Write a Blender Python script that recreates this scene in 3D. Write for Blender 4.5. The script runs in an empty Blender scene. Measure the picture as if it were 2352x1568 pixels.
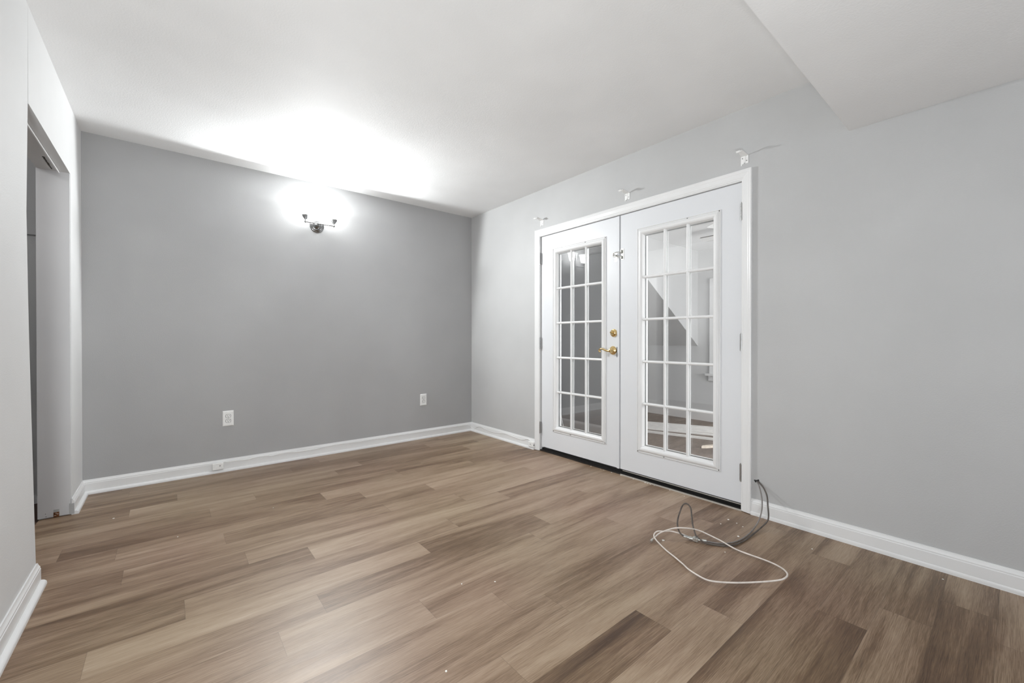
import bpy, bmesh, math, random
from mathutils import Vector, Matrix
random.seed(7)
sc = bpy.context.scene
C = sc.collection
R = math.radians

# ------------------------------------------------------------------ camera
cam_d = bpy.data.cameras.new('camera')
cam_d.sensor_width = 36.0
cam_d.lens = 36.0 * 956.68 / 2352.0
cam_d.clip_start = 0.02
cam = bpy.data.objects.new('camera', cam_d)
C.objects.link(cam)
cam.location = (-2.6904, -3.9965, 1.0429)
cam.rotation_euler = (R(90 - 0.270), 0, R(-39.507))
sc.camera = cam

# ------------------------------------------------------------------ view, world, large lights
sc.view_settings.view_transform = 'Standard'
sc.view_settings.look = 'None'
sc.view_settings.gamma = 1.0
sc.view_settings.use_curve_mapping = False
sc.view_settings.exposure = 0.0
sc.cycles.use_denoising = True
sc.cycles.max_bounces = 14
sc.cycles.diffuse_bounces = 8
sc.cycles.transparent_max_bounces = 16
sc.cycles.sample_clamp_indirect = 6.0

world = bpy.data.worlds.new('world')
sc.world = world
world.use_nodes = True
bg = world.node_tree.nodes['Background']
bg.inputs['Color'].default_value = (0.75, 0.83, 1.0, 1)
bg.inputs['Strength'].default_value = 0.6

BULB_W = 1.5          # bare glow of each sconce bulb
BULB_ROOM_W = 56.0    # what each bulb throws out into the room, away from its wall
ADDED_BEAM_W = 40.0    # added spot at each bulb, aimed towards the double doors
BULB_UP_W = 2.5      # light leaving the open top of each shade
SIDE_FILL_W = 5.0      # added fill in an opening beside the camera
FRONT_W = 8.5        # added fill behind the camera
UPLIGHT_W = 47.0      # added fill uplight standing out of frame, left of the camera
CLOSET_W = 7.0        # added fill inside the closet
FAN_W = 4.0          # lamp of the fan in the room behind the doors
SUNROOM_W = 120.0      # added fill at the end of that room

LAMP = (.955, .99, 1.0)   # neutral white, a touch cool
def area(name, loc, rot, sx, sy, w, col=LAMP):
    d = bpy.data.lights.new(name, 'AREA')
    d.shape = 'RECTANGLE'; d.size = sx; d.size_y = sy; d.energy = w; d.color = col
    o = bpy.data.objects.new(name, d); C.objects.link(o)
    o.location = loc; o.rotation_euler = rot
    return o
# added fill light in the opening in the left wall (behind the camera)
area('side_fill', (-3.30, -4.95, 1.03), (R(90), 0, R(-90)), 0.86, 1.9, SIDE_FILL_W)
# added fill light in the front wall, behind the camera
area('front_fill', (-1.5, -5.58, 1.35), (R(90), 0, 0), 1.5, 1.2, FRONT_W)

# added fill uplight out of frame, left of the camera, washing the ceiling
up = area('fill_uplight', (-2.98, -4.2, .56), Vector((.7, 2.2, 1.9)).to_track_quat('-Z', 'Y').to_euler(), .34, .34, UPLIGHT_W)
up.data.shape = 'DISK'
# added fill lights: in the closet and in the room behind the doors
cl = bpy.data.lights.new('closet_fill', 'POINT'); cl.energy = CLOSET_W; cl.shadow_soft_size = .05
clo = bpy.data.objects.new('closet_fill', cl); C.objects.link(clo); clo.location = (-3.7, -1.4, 2.2)
area('sunroom_end_fill', (1.5, -4.97, 1.25), (R(90), 0, 0), 1.7, 1.3, SUNROOM_W, (.97, .98, 1))

# ------------------------------------------------------------------ material helpers
def new_mat(name):
    m = bpy.data.materials.new(name); m.use_nodes = True
    nt = m.node_tree; b = nt.nodes['Principled BSDF']
    return m, nt, b
def N(nt, t, **kw):
    n = nt.nodes.new(t)
    for k, v in kw.items(): setattr(n, k, v)
    return n
def setin(n, **kw):
    for k, v in kw.items(): n.inputs[k].default_value = v
def mathn(nt, op, a, b=None, c=None):
    n = N(nt, 'ShaderNodeMath', operation=op)
    for i, x in enumerate((a, b, c)):
        if x is None: continue
        if isinstance(x, (int, float)): n.inputs[i].default_value = x
        else: nt.links.new(x, n.inputs[i])
    return n.outputs[0]
def noise(nt, vec, scale, detail=3, rough=.55, dist=0.0):
    n = N(nt, 'ShaderNodeTexNoise'); setin(n, Scale=scale, Detail=detail, Roughness=rough, Distortion=dist)
    nt.links.new(vec, n.inputs['Vector']); return n.outputs['Fac']
def mapping(nt, vec, scale):
    n = N(nt, 'ShaderNodeVectorMath', operation='MULTIPLY'); n.inputs[1].default_value = scale
    nt.links.new(vec, n.inputs[0]); return n.outputs[0]
def ramp(nt, fac, stops):
    n = N(nt, 'ShaderNodeValToRGB'); e = n.color_ramp.elements
    e[0].position, e[0].color = stops[0][0], (*stops[0][1], 1)
    e[1].position, e[1].color = stops[-1][0], (*stops[-1][1], 1)
    for p, c in stops[1:-1]:
        x = e.new(p); x.color = (*c, 1)
    nt.links.new(fac, n.inputs[0]); return n.outputs[0]
def bump(nt, b, h, strength, dist):
    n = N(nt, 'ShaderNodeBump'); setin(n, Strength=strength, Distance=dist)
    nt.links.new(h, n.inputs['Height']); nt.links.new(n.outputs[0], b.inputs['Normal'])

def paint(name, col, rough=.55, bump_s=.25, scale=170, var=.03, spec=.35):
    m, nt, b = new_mat(name)
    tc = N(nt, 'ShaderNodeTexCoord').outputs['Object']
    f = noise(nt, tc, 2.3, 2)
    lo = tuple(c * (1 - var) for c in col); hi = tuple(min(1, c * (1 + var)) for c in col)
    nt.links.new(ramp(nt, f, [(.3, lo), (.7, hi)]), b.inputs['Base Color'])
    setin(b, Roughness=rough); b.inputs['Specular IOR Level'].default_value = spec
    if bump_s: bump(nt, b, noise(nt, tc, scale, 2), bump_s, .002)
    return m
def plain(name, col, rough=.4, metal=0.0, var=.04):
    m, nt, b = new_mat(name)
    tc = N(nt, 'ShaderNodeTexCoord').outputs['Object']
    lo = tuple(c * (1 - var) for c in col); hi = tuple(min(1, c * (1 + var)) for c in col)
    nt.links.new(ramp(nt, noise(nt, tc, 40, 2), [(.3, lo), (.7, hi)]), b.inputs['Base Color'])
    setin(b, Roughness=rough, Metallic=metal)
    return m

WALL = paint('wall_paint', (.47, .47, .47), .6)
WALL_LEFT = paint('lightened_wall_paint', (.63, .63, .63), .6)  # the grey wall paint, lightened to stand for stronger light
WALL_BACK = paint('shaded_wall_paint', (.385, .385, .387), .6)  # the grey wall paint, darkened for the weaker light on this wall
CEIL = paint('ceiling_paint', (.78, .78, .78), .7, .35, 120)
TRIM = paint('trim_paint', (.74, .74, .74), .3, .0)
DOORP = paint('door_paint', (.69, .70, .72), .35, .05, 260, .01)
JAMB = paint('jamb_paint', (.62, .62, .63), .5, .1)
CHROME = plain('brushed_nickel', (.30, .30, .30), .22, 1.0)
STEEL = plain('satin_steel', (.42, .42, .415), .3, 1.0)
BRASS = plain('polished_brass', (.78, .58, .28), .16, 1.0)
PLASTIC = plain('white_plastic', (.82, .82, .81), .35)
SLOT = plain('dark_slot', (.02, .02, .02), .6)
BLACK = plain('black_threshold', (.008, .007, .006), .6)
LIP = plain('threshold_lip', (.45, .42, .38), .4)
CARD = plain('painted_board', (.80, .80, .79), .5)
RAWWOOD = plain('raw_wood', (.72, .64, .55), .6, 0, .12)
ZINC = plain('galvanised_zinc', (.6, .6, .57), .33, .85, .15)
CABLE_W = plain('cream_cable_jacket', (.66, .60, .55), .5, 0, .12)
CABLE_G = plain('grey_cable_jacket', (.20, .18, .17), .45, 0, .2)
CABLE_K = plain('dark_cable_jacket', (.085, .070, .060), .45, 0, .3)
FLAKE = plain('paint_flake', (.85, .84, .80), .6)
RUST = plain('rotten_wood', (.16, .06, .02), .8, 0, .5)
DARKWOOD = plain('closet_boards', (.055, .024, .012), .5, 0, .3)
PUTTY = paint('bare_drywall', (.42, .42, .42), .8, .3, 90, .12)
CRACK = plain('torn_paper', (.06, .055, .05), .9)
FANBLADE = plain('fan_blade', (.12, .11, .10), .5)
STAIRP = paint('lightened_stair_paint', (.72, .72, .72), .6)  # underside colour lightened to make up for dim light under the stairs

def glass_mat():
    m = bpy.data.materials.new('window_glass'); m.use_nodes = True
    nt = m.node_tree; nt.nodes.clear()
    out = N(nt, 'ShaderNodeOutputMaterial')
    tr = N(nt, 'ShaderNodeBsdfTransparent'); tr.inputs[0].default_value = (.97, .975, .97, 1)
    gl = N(nt, 'ShaderNodeBsdfGlossy'); gl.inputs['Roughness'].default_value = .0
    lw = N(nt, 'ShaderNodeLayerWeight'); lw.inputs['Blend'].default_value = .5
    f5 = mathn(nt, 'POWER', lw.outputs['Facing'], 4.0)
    fr = mathn(nt, 'MULTIPLY_ADD', f5, .82, .135)
    mx = N(nt, 'ShaderNodeMixShader')
    nt.links.new(fr, mx.inputs[0]); nt.links.new(tr.outputs[0], mx.inputs[1]); nt.links.new(gl.outputs[0], mx.inputs[2])
    nt.links.new(mx.outputs[0], out.inputs[0])
    return m
GLASS = glass_mat()

def lit_glass(name, clear, glow):
    m = bpy.data.materials.new(name); m.use_nodes = True
    nt = m.node_tree; nt.nodes.clear()
    out = N(nt, 'ShaderNodeOutputMaterial')
    tr = N(nt, 'ShaderNodeBsdfTransparent'); tr.inputs[0].default_value = (clear, clear, clear, 1)
    em = N(nt, 'ShaderNodeEmission'); em.inputs['Strength'].default_value = glow
    ad = N(nt, 'ShaderNodeAddShader')
    nt.links.new(tr.outputs[0], ad.inputs[0]); nt.links.new(em.outputs[0], ad.inputs[1])
    nt.links.new(ad.outputs[0], out.inputs[0])
    return m
SHADE = lit_glass('frosted_lit_glass', .93, 1.6)
BULB = lit_glass('lit_bulb_glass', .97, 8.0)
def emit(name, s, col=(1, 1, 1)):
    m = bpy.data.materials.new(name); m.use_nodes = True
    nt = m.node_tree; nt.nodes.clear()
    out = N(nt, 'ShaderNodeOutputMaterial'); em = N(nt, 'ShaderNodeEmission')
    em.inputs[0].default_value = (*col, 1); em.inputs[1].default_value = s
    nt.links.new(em.outputs[0], out.inputs[0]); return m

def floor_mat():
    m, nt, b = new_mat('vinyl_planks')
    at = N(nt, 'ShaderNodeAttribute', attribute_name='tone').outputs['Fac']
    sd = N(nt, 'ShaderNodeAttribute', attribute_name='seed').outputs['Fac']
    uv = N(nt, 'ShaderNodeUVMap', uv_map='plank').outputs[0]
    tc = N(nt, 'ShaderNodeTexCoord').outputs['Object']
    off = N(nt, 'ShaderNodeCombineXYZ')
    nt.links.new(mathn(nt, 'MULTIPLY', sd, 37.0), off.inputs[0])
    nt.links.new(mathn(nt, 'MULTIPLY', sd, 91.0), off.inputs[1])
    nt.links.new(mathn(nt, 'MULTIPLY', sd, 13.0), off.inputs[2])
    ad = N(nt, 'ShaderNodeVectorMath', operation='ADD')
    nt.links.new(tc, ad.inputs[0]); nt.links.new(off.outputs[0], ad.inputs[1])
    p = ad.outputs[0]
    broad = noise(nt, mapping(nt, p, (1.1, 9, 1)), 1.0, 3, .55, .6)       # broad cloudy bands along the plank
    streak = noise(nt, mapping(nt, p, (2.2, 60, 1)), 1.0, 4, .6, .8)      # streaks
    fine = noise(nt, mapping(nt, p, (14, 420, 1)), 1.0, 3, .6, .4)        # fine grain
    warm = noise(nt, tc, .9, 2, .5)
    t = mathn(nt, 'MULTIPLY_ADD', at, .62, -.31)
    v = mathn(nt, 'ADD', t, .5)
    v = mathn(nt, 'ADD', v, mathn(nt, 'MULTIPLY_ADD', broad, .92, -.46))
    v = mathn(nt, 'ADD', v, mathn(nt, 'MULTIPLY_ADD', streak, .34, -.17))
    v = mathn(nt, 'ADD', v, mathn(nt, 'MULTIPLY_ADD', fine, .62, -.31))
    col = ramp(nt, v, [(.0, (.050, .022, .008)), (.28, (.140, .082, .044)), (.52, (.275, .190, .124)), (.78, (.385, .288, .203)), (1.0, (.45, .36, .28))])
    # dark cracks and knots, few and long
    kn = noise(nt, mapping(nt, p, (2.6, 30, 1)), 1.0, 2, .5, 1.6)
    kn = mathn(nt, 'MULTIPLY', mathn(nt, 'SUBTRACT', kn, .70), 7.0)
    kn.node.use_clamp = True
    mx = N(nt, 'ShaderNodeMix', data_type='RGBA', blend_type='MIX')
    nt.links.new(mathn(nt, 'MULTIPLY', kn, .7), mx.inputs['Factor'])
    nt.links.new(col, mx.inputs['A']); mx.inputs['B'].default_value = (.06, .038, .025, 1)
    # slight reddish / olive drift of the print
    hs = N(nt, 'ShaderNodeHueSaturation')
    nt.links.new(mathn(nt, 'MULTIPLY_ADD', warm, .05, .475), hs.inputs['Hue'])
    hs.inputs['Saturation'].default_value = 1.0
    nt.links.new(mx.outputs['Result'], hs.inputs['Color'])
    # joints between planks
    sp = N(nt, 'ShaderNodeSeparateXYZ'); nt.links.new(uv, sp.inputs[0])
    ex = mathn(nt, 'MINIMUM', sp.outputs[0], mathn(nt, 'SUBTRACT', 1.2, sp.outputs[0]))
    ey = mathn(nt, 'MINIMUM', sp.outputs[1], mathn(nt, 'SUBTRACT', .1483, sp.outputs[1]))
    ed = mathn(nt, 'LESS_THAN', mathn(nt, 'MINIMUM', ex, ey), .0011)
    mj = N(nt, 'ShaderNodeMix', data_type='RGBA', blend_type='MULTIPLY')
    nt.links.new(mathn(nt, 'MULTIPLY', ed, .28), mj.inputs['Factor'])
    nt.links.new(hs.outputs[0], mj.inputs['A']); mj.inputs['B'].default_value = (.2, .17, .15, 1)
    nt.links.new(mj.outputs['Result'], b.inputs['Base Color'])
    nt.links.new(mathn(nt, 'MULTIPLY_ADD', streak, .10, .36), b.inputs['Roughness'])
    b.inputs['Specular IOR Level'].default_value = .5
    bump(nt, b, mathn(nt, 'ADD', fine, mathn(nt, 'MULTIPLY', streak, .6)), .12, .0012)
    return m
FLOOR = floor_mat()

def concrete():
    m, nt, b = new_mat('worn_subfloor')
    tc = N(nt, 'ShaderNodeTexCoord').outputs['Object']
    f = mathn(nt, 'ADD', mathn(nt, 'MULTIPLY', noise(nt, mapping(nt, tc, (3, 9, 1)), 1.0, 6, .65, .5), .6), mathn(nt, 'MULTIPLY', noise(nt, tc, 40, 4), .4))
    nt.links.new(ramp(nt, f, [(.3, (.10, .082, .072)), (.52, (.17, .145, .13)), (.72, (.30, .27, .25))]), b.inputs['Base Color'])
    setin(b, Roughness=.7)
    return m
SUBFLOOR = concrete()

# ------------------------------------------------------------------ mesh helpers
def obj(name, bm, m, parent=None, smooth=False, bev=0.0):
    bmesh.ops.recalc_face_normals(bm, faces=bm.faces)
    if smooth:
        for f in bm.faces: f.smooth = True
    me = bpy.data.meshes.new(name); bm.to_mesh(me); bm.free()
    o = bpy.data.objects.new(name, me); C.objects.link(o)
    for mm in (m if isinstance(m, (list, tuple)) else [m]): me.materials.append(mm)
    if parent: o.parent = parent; o.matrix_parent_inverse = parent.matrix_world.inverted() if parent.matrix_world != Matrix() else Matrix()
    if parent: o.matrix_parent_inverse = Matrix.Translation(-Vector(parent.location))
    if bev:
        md = o.modifiers.new('bevel', 'BEVEL'); md.width = bev; md.segments = 2; md.limit_method = 'ANGLE'
    if smooth:
        md = o.modifiers.new('split', 'EDGE_SPLIT'); md.split_angle = R(38)
    return o
def box(bm, a, b):
    (x0, y0, z0), (x1, y1, z1) = a, b
    x0, x1 = sorted((x0, x1)); y0, y1 = sorted((y0, y1)); z0, z1 = sorted((z0, z1))
    v = [bm.verts.new(p) for p in ((x0, y0, z0), (x1, y0, z0), (x1, y1, z0), (x0, y1, z0), (x0, y0, z1), (x1, y0, z1), (x1, y1, z1), (x0, y1, z1))]
    for f in ((0, 3, 2, 1), (4, 5, 6, 7), (0, 1, 5, 4), (1, 2, 6, 5), (2, 3, 7, 6), (3, 0, 4, 7)): bm.faces.new([v[i] for i in f])
    return v
def B(*boxes):
    bm = bmesh.new()
    for a, b in boxes: box(bm, a, b)
    return bm
def prism(bm, pts, d):
    """pts: planar 3-D outline, extruded by vector d"""
    d = Vector(d)
    a = [bm.verts.new(p) for p in pts]; b = [bm.verts.new(Vector(p) + d) for p in pts]
    n = len(pts)
    bm.faces.new(a); bm.faces.new(b[::-1])
    for i in range(n): bm.faces.new((a[i], b[i], b[(i + 1) % n], a[(i + 1) % n]))
def strip(bm, sections, closed_ends=True, ring=False):
    """loft equal-length closed sections"""
    rows = [[bm.verts.new(p) for p in s] for s in sections]
    n = len(rows[0])
    k = len(rows)
    for i in range(k if ring else k - 1):
        r0, r1 = rows[i], rows[(i + 1) % k]
        for j in range(n): bm.faces.new((r0[j], r0[(j + 1) % n], r1[(j + 1) % n], r1[j]))
    if closed_ends and not ring:
        bm.faces.new(rows[0]); bm.faces.new(rows[-1][::-1])
def lathe(bm, prof, n=28, axis='Z', at=(0, 0, 0), cap=True):
    """prof: (radius, height) along axis"""
    at = Vector(at)
    def pt(r, h, a):
        c, s = r * math.cos(a), r * math.sin(a)
        return at + Vector({'Z': (c, s, h), 'X': (h, c, s), 'Y': (c, h, s)}[axis])
    rows = [[bm.verts.new(pt(r, h, 2 * math.pi * i / n)) for i in range(n)] for r, h in prof]
    for a, b in zip(rows, rows[1:]):
        for i in range(n): bm.faces.new((a[i], a[(i + 1) % n], b[(i + 1) % n], b[i]))
    if cap:
        bm.faces.new(rows[0]); bm.faces.new(rows[-1][::-1])
def ball(bm, c, r, n=16):
    m = bmesh.ops.create_uvsphere(bm, u_segments=n, v_segments=n // 2 + 2, radius=r)
    bmesh.ops.translate(bm, verts=m['verts'], vec=c)
def catmull(pts, k=6):
    P = [Vector(p) for p in pts]; P = [2 * P[0] - P[1]] + P + [2 * P[-1] - P[-2]]
    out = []
    for i in range(1, len(P) - 2):
        for j in range(k):
            t = j / k; a, b, c, d = P[i - 1:i + 3]
            out.append(.5 * ((2 * b) + (c - a) * t + (2 * a - 5 * b + 4 * c - d) * t * t + (3 * b - a - 3 * c + d) * t ** 3))
    out.append(P[-2]); return out
def tube(bm, pts, r, n=10, k=6, radii=None):
    P = catmull(pts, k) if k > 1 else [Vector(p) for p in pts]
    up = Vector((.13, .21, .97)); secs = []
    for i, p in enumerate(P):
        t = (P[min(i + 1, len(P) - 1)] - P[max(i - 1, 0)]).normalized()
        a = up - t * up.dot(t)
        if a.length < 1e-4: a = Vector((1, 0, 0)) - t * t.x
        a.normalize(); up = a; b = t.cross(a)
        rr = radii(i / (len(P) - 1)) if radii else r
        secs.append([p + (a * math.cos(2 * math.pi * j / n) + b * math.sin(2 * math.pi * j / n)) * rr for j in range(n)])
    strip(bm, secs)
def thing(name, label, cat, loc=(0, 0, 0), group=None, kind=None):
    o = bpy.data.objects.new(name, None); o.empty_display_size = .05
    C.objects.link(o); o.location = loc
    tag(o, label, cat, group, kind); return o
def tag(o, label, cat, group=None, kind=None):
    o['label'] = label; o['category'] = cat
    if group: o['group'] = group
    if kind: o['kind'] = kind
    return o
def struct(name, bm, m, label, cat, **kw):
    return tag(obj(name, bm, m, **kw), label, cat, None, 'structure')

# ------------------------------------------------------------------ dimensions (metres)
H = 2.44; XL = -3.14; YF = -5.6; SOF_Y = -3.474; SOF_Z = 2.11
DY0, DYM, DY1 = -1.155, -2.038, -2.925            # door leaves: left edge, meeting line, right edge
SX = 0.012                                         # face of the leaves

# ------------------------------------------------------------------ floor
def plank_floor():
    bm = bmesh.new()
    tone = bm.faces.layers.float.new('tone'); seed = bm.faces.layers.float.new('seed')
    uvl = bm.loops.layers.uv.new('plank')
    offs = {0: -.5, 1: -.735, 2: -.25, 3: -.475, 4: -1.05, 5: -.10, 6: -.70, 7: -.49, 8: -.066, 9: -.45, 10: -.006, 11: -.955, 12: -.245, 13: -.503,
            14: -1.026, 15: -1.192, 16: -.72, 17: -.464, 18: -.307, 19: -.65, 20: -.104, 21: -1.07, 22: -.273, 23: -.76, 24: -.557, 25: -.31}
    # tones read off the photograph: (row, x of a point inside the plank) -> tone
    T = {(20, -1.5): .12, (20, -1.0): .55, (21, -1.3): .68, (21, -.8): .45, (23, -1.0): .16, (23, -.5): .42, (24, -.8): .5, (24, -.3): .36, (25, -.6): .06, (25, -.2): .42,
         (22, -.6): .36, (22, -1.6): .22, (12, -2.8): .22, (12, -2.4): .55, (12, -1.0): .55, (12, -1.6): .5, (14, -2.4): .6, (14, -1.2): .28, (14, -.8): .6, (14, -1.6): .28,
         (15, -2.0): .62, (15, -2.6): .45, (15, -.8): .45, (13, -2.0): .5, (10, -1.4): .36, (10, -1.0): .6, (10, -2.6): .34, (10, -2.2): .4, (6, -2.1): .34, (6, -1.5): .62, (6, -.4): .28,
         (11, -1.8): .62, (11, -2.4): .35, (1, -1.0): .34, (1, -.5): .6, (2, -2.9): .3, (2, -2.4): .58, (3, -2.0): .62, (3, -1.4): .38, (7, -.7): .62, (7, -.2): .4, (7, -1.4): .58,
         (9, -.3): .62, (9, -1.2): .55, (9, -2.4): .55, (8, -1.8): .42, (8, -2.8): .55, (16, -2.2): .55, (16, -1.5): .45, (17, -1.9): .52, (17, -1.0): .45, (18, -1.8): .48, (18, -1.2): .4, (19, -1.5): .5, (19, -.3): .4, (13, -2.6): .62,
         (13, -1.2): .5, (4, -2.0): .4, (5, -2.5): .58, (5, -.8): .38, (2, -1.2): .45, (0, -1.2): .42, (0, -2.4): .4, (3, -2.95): .36, (4, -.4): .42}
    rng = random.Random(11)
    for r in range(-1, 40):
        y1 = -.0985 - .1483 * r; y0 = y1 - .1483
        if y0 < YF - .05: y0c = YF
        a1, a0 = min(y1, 0.0), max(y0, YF)
        if a1 <= a0: continue
        off = offs.get(r, -rng.random() * 1.2)
        k0 = math.floor((-3.28 - off) / 1.2)
        x = off + 1.2 * k0
        while x < .012:
            c0, c1 = max(x, -3.272), min(x + 1.2, .012)
            if c1 > c0:
                t = min(.75, max(.2, rng.gauss(.47, .11)))
                for (rr, xx), tv in T.items():
                    if rr == r and x <= xx < x + 1.2: t = tv
                if r >= 20: t -= .10  # nearest rows toned down, partly for the dimmer light there
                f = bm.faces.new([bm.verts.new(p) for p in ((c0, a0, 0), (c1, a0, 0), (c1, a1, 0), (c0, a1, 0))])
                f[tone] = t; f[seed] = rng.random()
                for l in f.loops: l[uvl].uv = (l.vert.co.x - x, l.vert.co.y - y0)
            x += 1.2
    # thickness: dark underside
    box(bm, (-3.272, YF, -.06), (.012, 0, -.004))
    return bm
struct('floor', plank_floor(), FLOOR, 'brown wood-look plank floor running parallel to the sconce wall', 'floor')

# ------------------------------------------------------------------ walls, ceiling, soffit
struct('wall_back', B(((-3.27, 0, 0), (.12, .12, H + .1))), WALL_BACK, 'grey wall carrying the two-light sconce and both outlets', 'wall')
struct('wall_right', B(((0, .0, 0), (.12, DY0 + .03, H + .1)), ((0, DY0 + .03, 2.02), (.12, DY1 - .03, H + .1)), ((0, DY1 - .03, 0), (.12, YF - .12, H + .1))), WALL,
       'light grey wall holding the glazed double doors', 'wall')
def wall_left():
    bm = bmesh.new()
    T = .134
    box(bm, (XL - T, -.40, 0), (XL, 0, H + .1))                       # pier in the corner
    # header, its soft lower edge seen from below
    box(bm, (XL - T, -1.361, 2.03), (XL, -.40, H + .1))
    # long piece: leans a little out of plumb towards its foot
    zs = [0, .095, .265, .64, 1.079, 1.254, 1.58, 2.03, H + .1]; xs = [-3.122, -3.126, -3.129, -3.135, -3.142, -3.144, -3.147, -3.142, -3.14]
    def sec(y, f): return [(XL + (x - XL) * f, y, z) for x, z in zip(xs, zs)] + [(XL - T, y, H + .1), (XL - T, y, 0)]
    strip(bm, [sec(-4.40, .9), sec(-1.361, 1.0)])
    box(bm, (XL - T, -5.45, 2.05), (XL, -4.40, H + .1))
    box(bm, (XL - T, YF - .12, 0), (XL, -5.45, H + .1))
    return bm
struct('wall_left', wall_left(), WALL_LEFT, 'grey wall with the closet opening, nearest the camera', 'wall')
struct('wall_front', B(((-3.27, YF - .12, 0), (-2.25, YF, H + .1)), ((-.75, YF - .12, 0), (.12, YF, H + .1)), ((-2.25, YF - .12, 0), (-.75, YF, .75)), ((-2.25, YF - .12, 1.95), (-.75, YF, H + .1))), WALL,
       'grey wall behind the camera with an opening for an added fill light', 'wall')
struct('ceiling', B(((-3.27, YF, H), (0, 0, H + .1))), CEIL, 'smooth white ceiling over the whole room', 'ceiling')
sof = bmesh.new(); prism(sof, [(XL + .0, SOF_Y + .028, SOF_Z), (XL, SOF_Y + .028, H), (XL, YF, H), (XL, YF, SOF_Z)], (3.14, 0, 0))
struct('ceiling_soffit', sof, CEIL, 'dropped boxed soffit below the ceiling at the upper right', 'soffit')

# ------------------------------------------------------------------ baseboards
def base_prof(h=.095, t=.014):
    return [(0, 0), (t, 0), (t, h * .74), (t - .002, h * .77), (t - .002, h * .83), (t - .006, h * .90), (t - .008, h * .95), (t - .009, h), (0, h)]
def shoe_prof(w=.018, h=.021, t=.0135):
    p = [(t, 0), (t + w, 0)]
    for i in range(1, 7):
        a = i / 6 * math.pi / 2; p.append((t + w * math.cos(a), h * (.25 + .75 * math.sin(a))))
    return p
def run(bm, prof, p0, p1, outward, m0=0, m1=0):
    """profile run from p0 to p1 along the wall; m0/m1: mitre (shift along the run per unit of depth)"""
    p0, p1, n = Vector(p0), Vector(p1), Vector(outward); d = (p1 - p0).normalized()
    strip(bm, [[p0 + n * a + d * (a * m0) + Vector((0, 0, b)) for a, b in prof], [p1 + n * a - d * (a * m1) + Vector((0, 0, b)) for a, b in prof]])
def baseboard(name, segs, label, shoe=True, shoe_w=.018):
    bm = bmesh.new()
    for s in segs: run(bm, base_prof(), *s)
    o = struct(name, bm, TRIM, label, 'baseboard')
    if shoe:
        b2 = bmesh.new()
        for s in segs: run(b2, shoe_prof(shoe_w), *s)
        obj('shoe_molding', b2, TRIM, o)
    return o
baseboard('baseboard_back', [((XL, 0, 0), (0, 0, 0), (0, -1, 0), 1, 1)], 'white baseboard with shoe molding below the sconce wall')
baseboard('baseboard_right', [((0, 0, 0), (0, -1.091, 0), (-1, 0, 0), 1, 0)], 'white baseboard between the room corner and the door casing')
baseboard('baseboard_right.001', [((0, -2.989, 0), (0, YF, 0), (-1, 0, 0), 0, 1)], 'white baseboard on the plain wall beside the cable hole', True, .004)
baseboard('baseboard_left', [((XL, -.418, 0), (XL, 0, 0), (1, 0, 0), 0, 1)], 'short white baseboard piece between closet opening and corner')
baseboard('baseboard_left.001', [((-3.126, -4.36, 0), (-3.126, -1.357, 0), (1, 0, 0), 0, 0)], 'white baseboard with rounded shoe along the wall nearest the camera')
baseboard('baseboard_front', [((0, YF, 0), (XL, YF, 0), (0, 1, 0), 1, 1)], 'white baseboard on the wall behind the camera')

# ------------------------------------------------------------------ closet behind the opening in the left wall
jb = bmesh.new()
box(jb, (XL - .136, -.412, .006), (XL - .002, -.399, 2.03))
jamb = struct('trim_1', jb, JAMB, 'worn grey painted jamb of the closet opening with a broken foot', 'jamb')
obj('patch', B(((-3.213, -.4135, .031), (-3.190, -.411, .046))), PUTTY, jamb)['label'] = 'torn grey paper patch above the rotten spot'
rw = bmesh.new(); box(rw, (-3.213, -.4145, .003), (-3.190, -.411, .031))
for i in range(9):
    x = -3.212 + random.random() * .019; z = .006 + random.random() * .02
    box(rw, (x, -.4165, z), (x + .005, -.413, z + .003 + random.random() * .004))
obj('rotten_foot', rw, RUST, jamb)['label'] = 'brown splintered rotten wood'
sp = bmesh.new()
for x, z, w in ((-3.210, .012, .008), (-3.199, .019, .006), (-3.204, .024, .004)): box(sp, (x, -.4172, z), (x + w, -.414, z + .0022))
obj('splinter', sp, RAWWOOD, jamb)['label'] = 'pale splinters in the rotten wood'
obj('nail_hole', B(((-3.246, -.4135, .028), (-3.243, -.411, .031))), SLOT, jamb)
obj('nail_hole', B(((-3.244, -.4135, .012), (-3.241, -.411, .015))), SLOT, jamb)
obj('cut_end', B(((-3.149, -.4195, .004), (-3.1275, -.409, .068))), PUTTY, jamb)['label'] = 'raw grey end of the cut baseboard'
hd = bmesh.new()
box(hd, (XL - .047, -1.36, 2.018), (XL - .042, -.362, 2.031))
trk = struct('trim_2', hd, TRIM, 'thin white metal strip under the closet header', 'trim')
ck = bmesh.new()
for i in range(16):
    y = -.44 - i * .013 - random.random() * .006
    box(ck, (XL - .0705 - random.random() * .003, y, 2.0275), (XL - .0675 + random.random() * .003, y - .012, 2.0305))
obj('torn_edge', ck, CRACK, trk)['label'] = 'dark torn drywall paper'
box_w = bmesh.new()
box(box_w, (-3.95, -.019, 0), (-3.274, .10, H))
struct('wall_back.001', box_w, WALL, 'grey end wall inside the closet', 'wall')
struct('wall_left.001', B(((-4.05, -2.3, 0), (-3.95, .1, H))), WALL, 'grey rear wall inside the closet', 'wall')
struct('wall_front.001', B(((-3.95, -2.3, 0), (-3.274, -2.2, H))), WALL, 'grey end wall of the closet away from the corner', 'wall')
struct('ceiling.001', B(((-4.05, -2.3, H), (-3.27, .1, H + .1))), CEIL, 'closet ceiling', 'ceiling')
struct('floor.001', B(((-4.05, -2.3, -.06), (-3.272, .1, -.001))), DARKWOOD, 'dark brown closet floor', 'floor')
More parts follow.
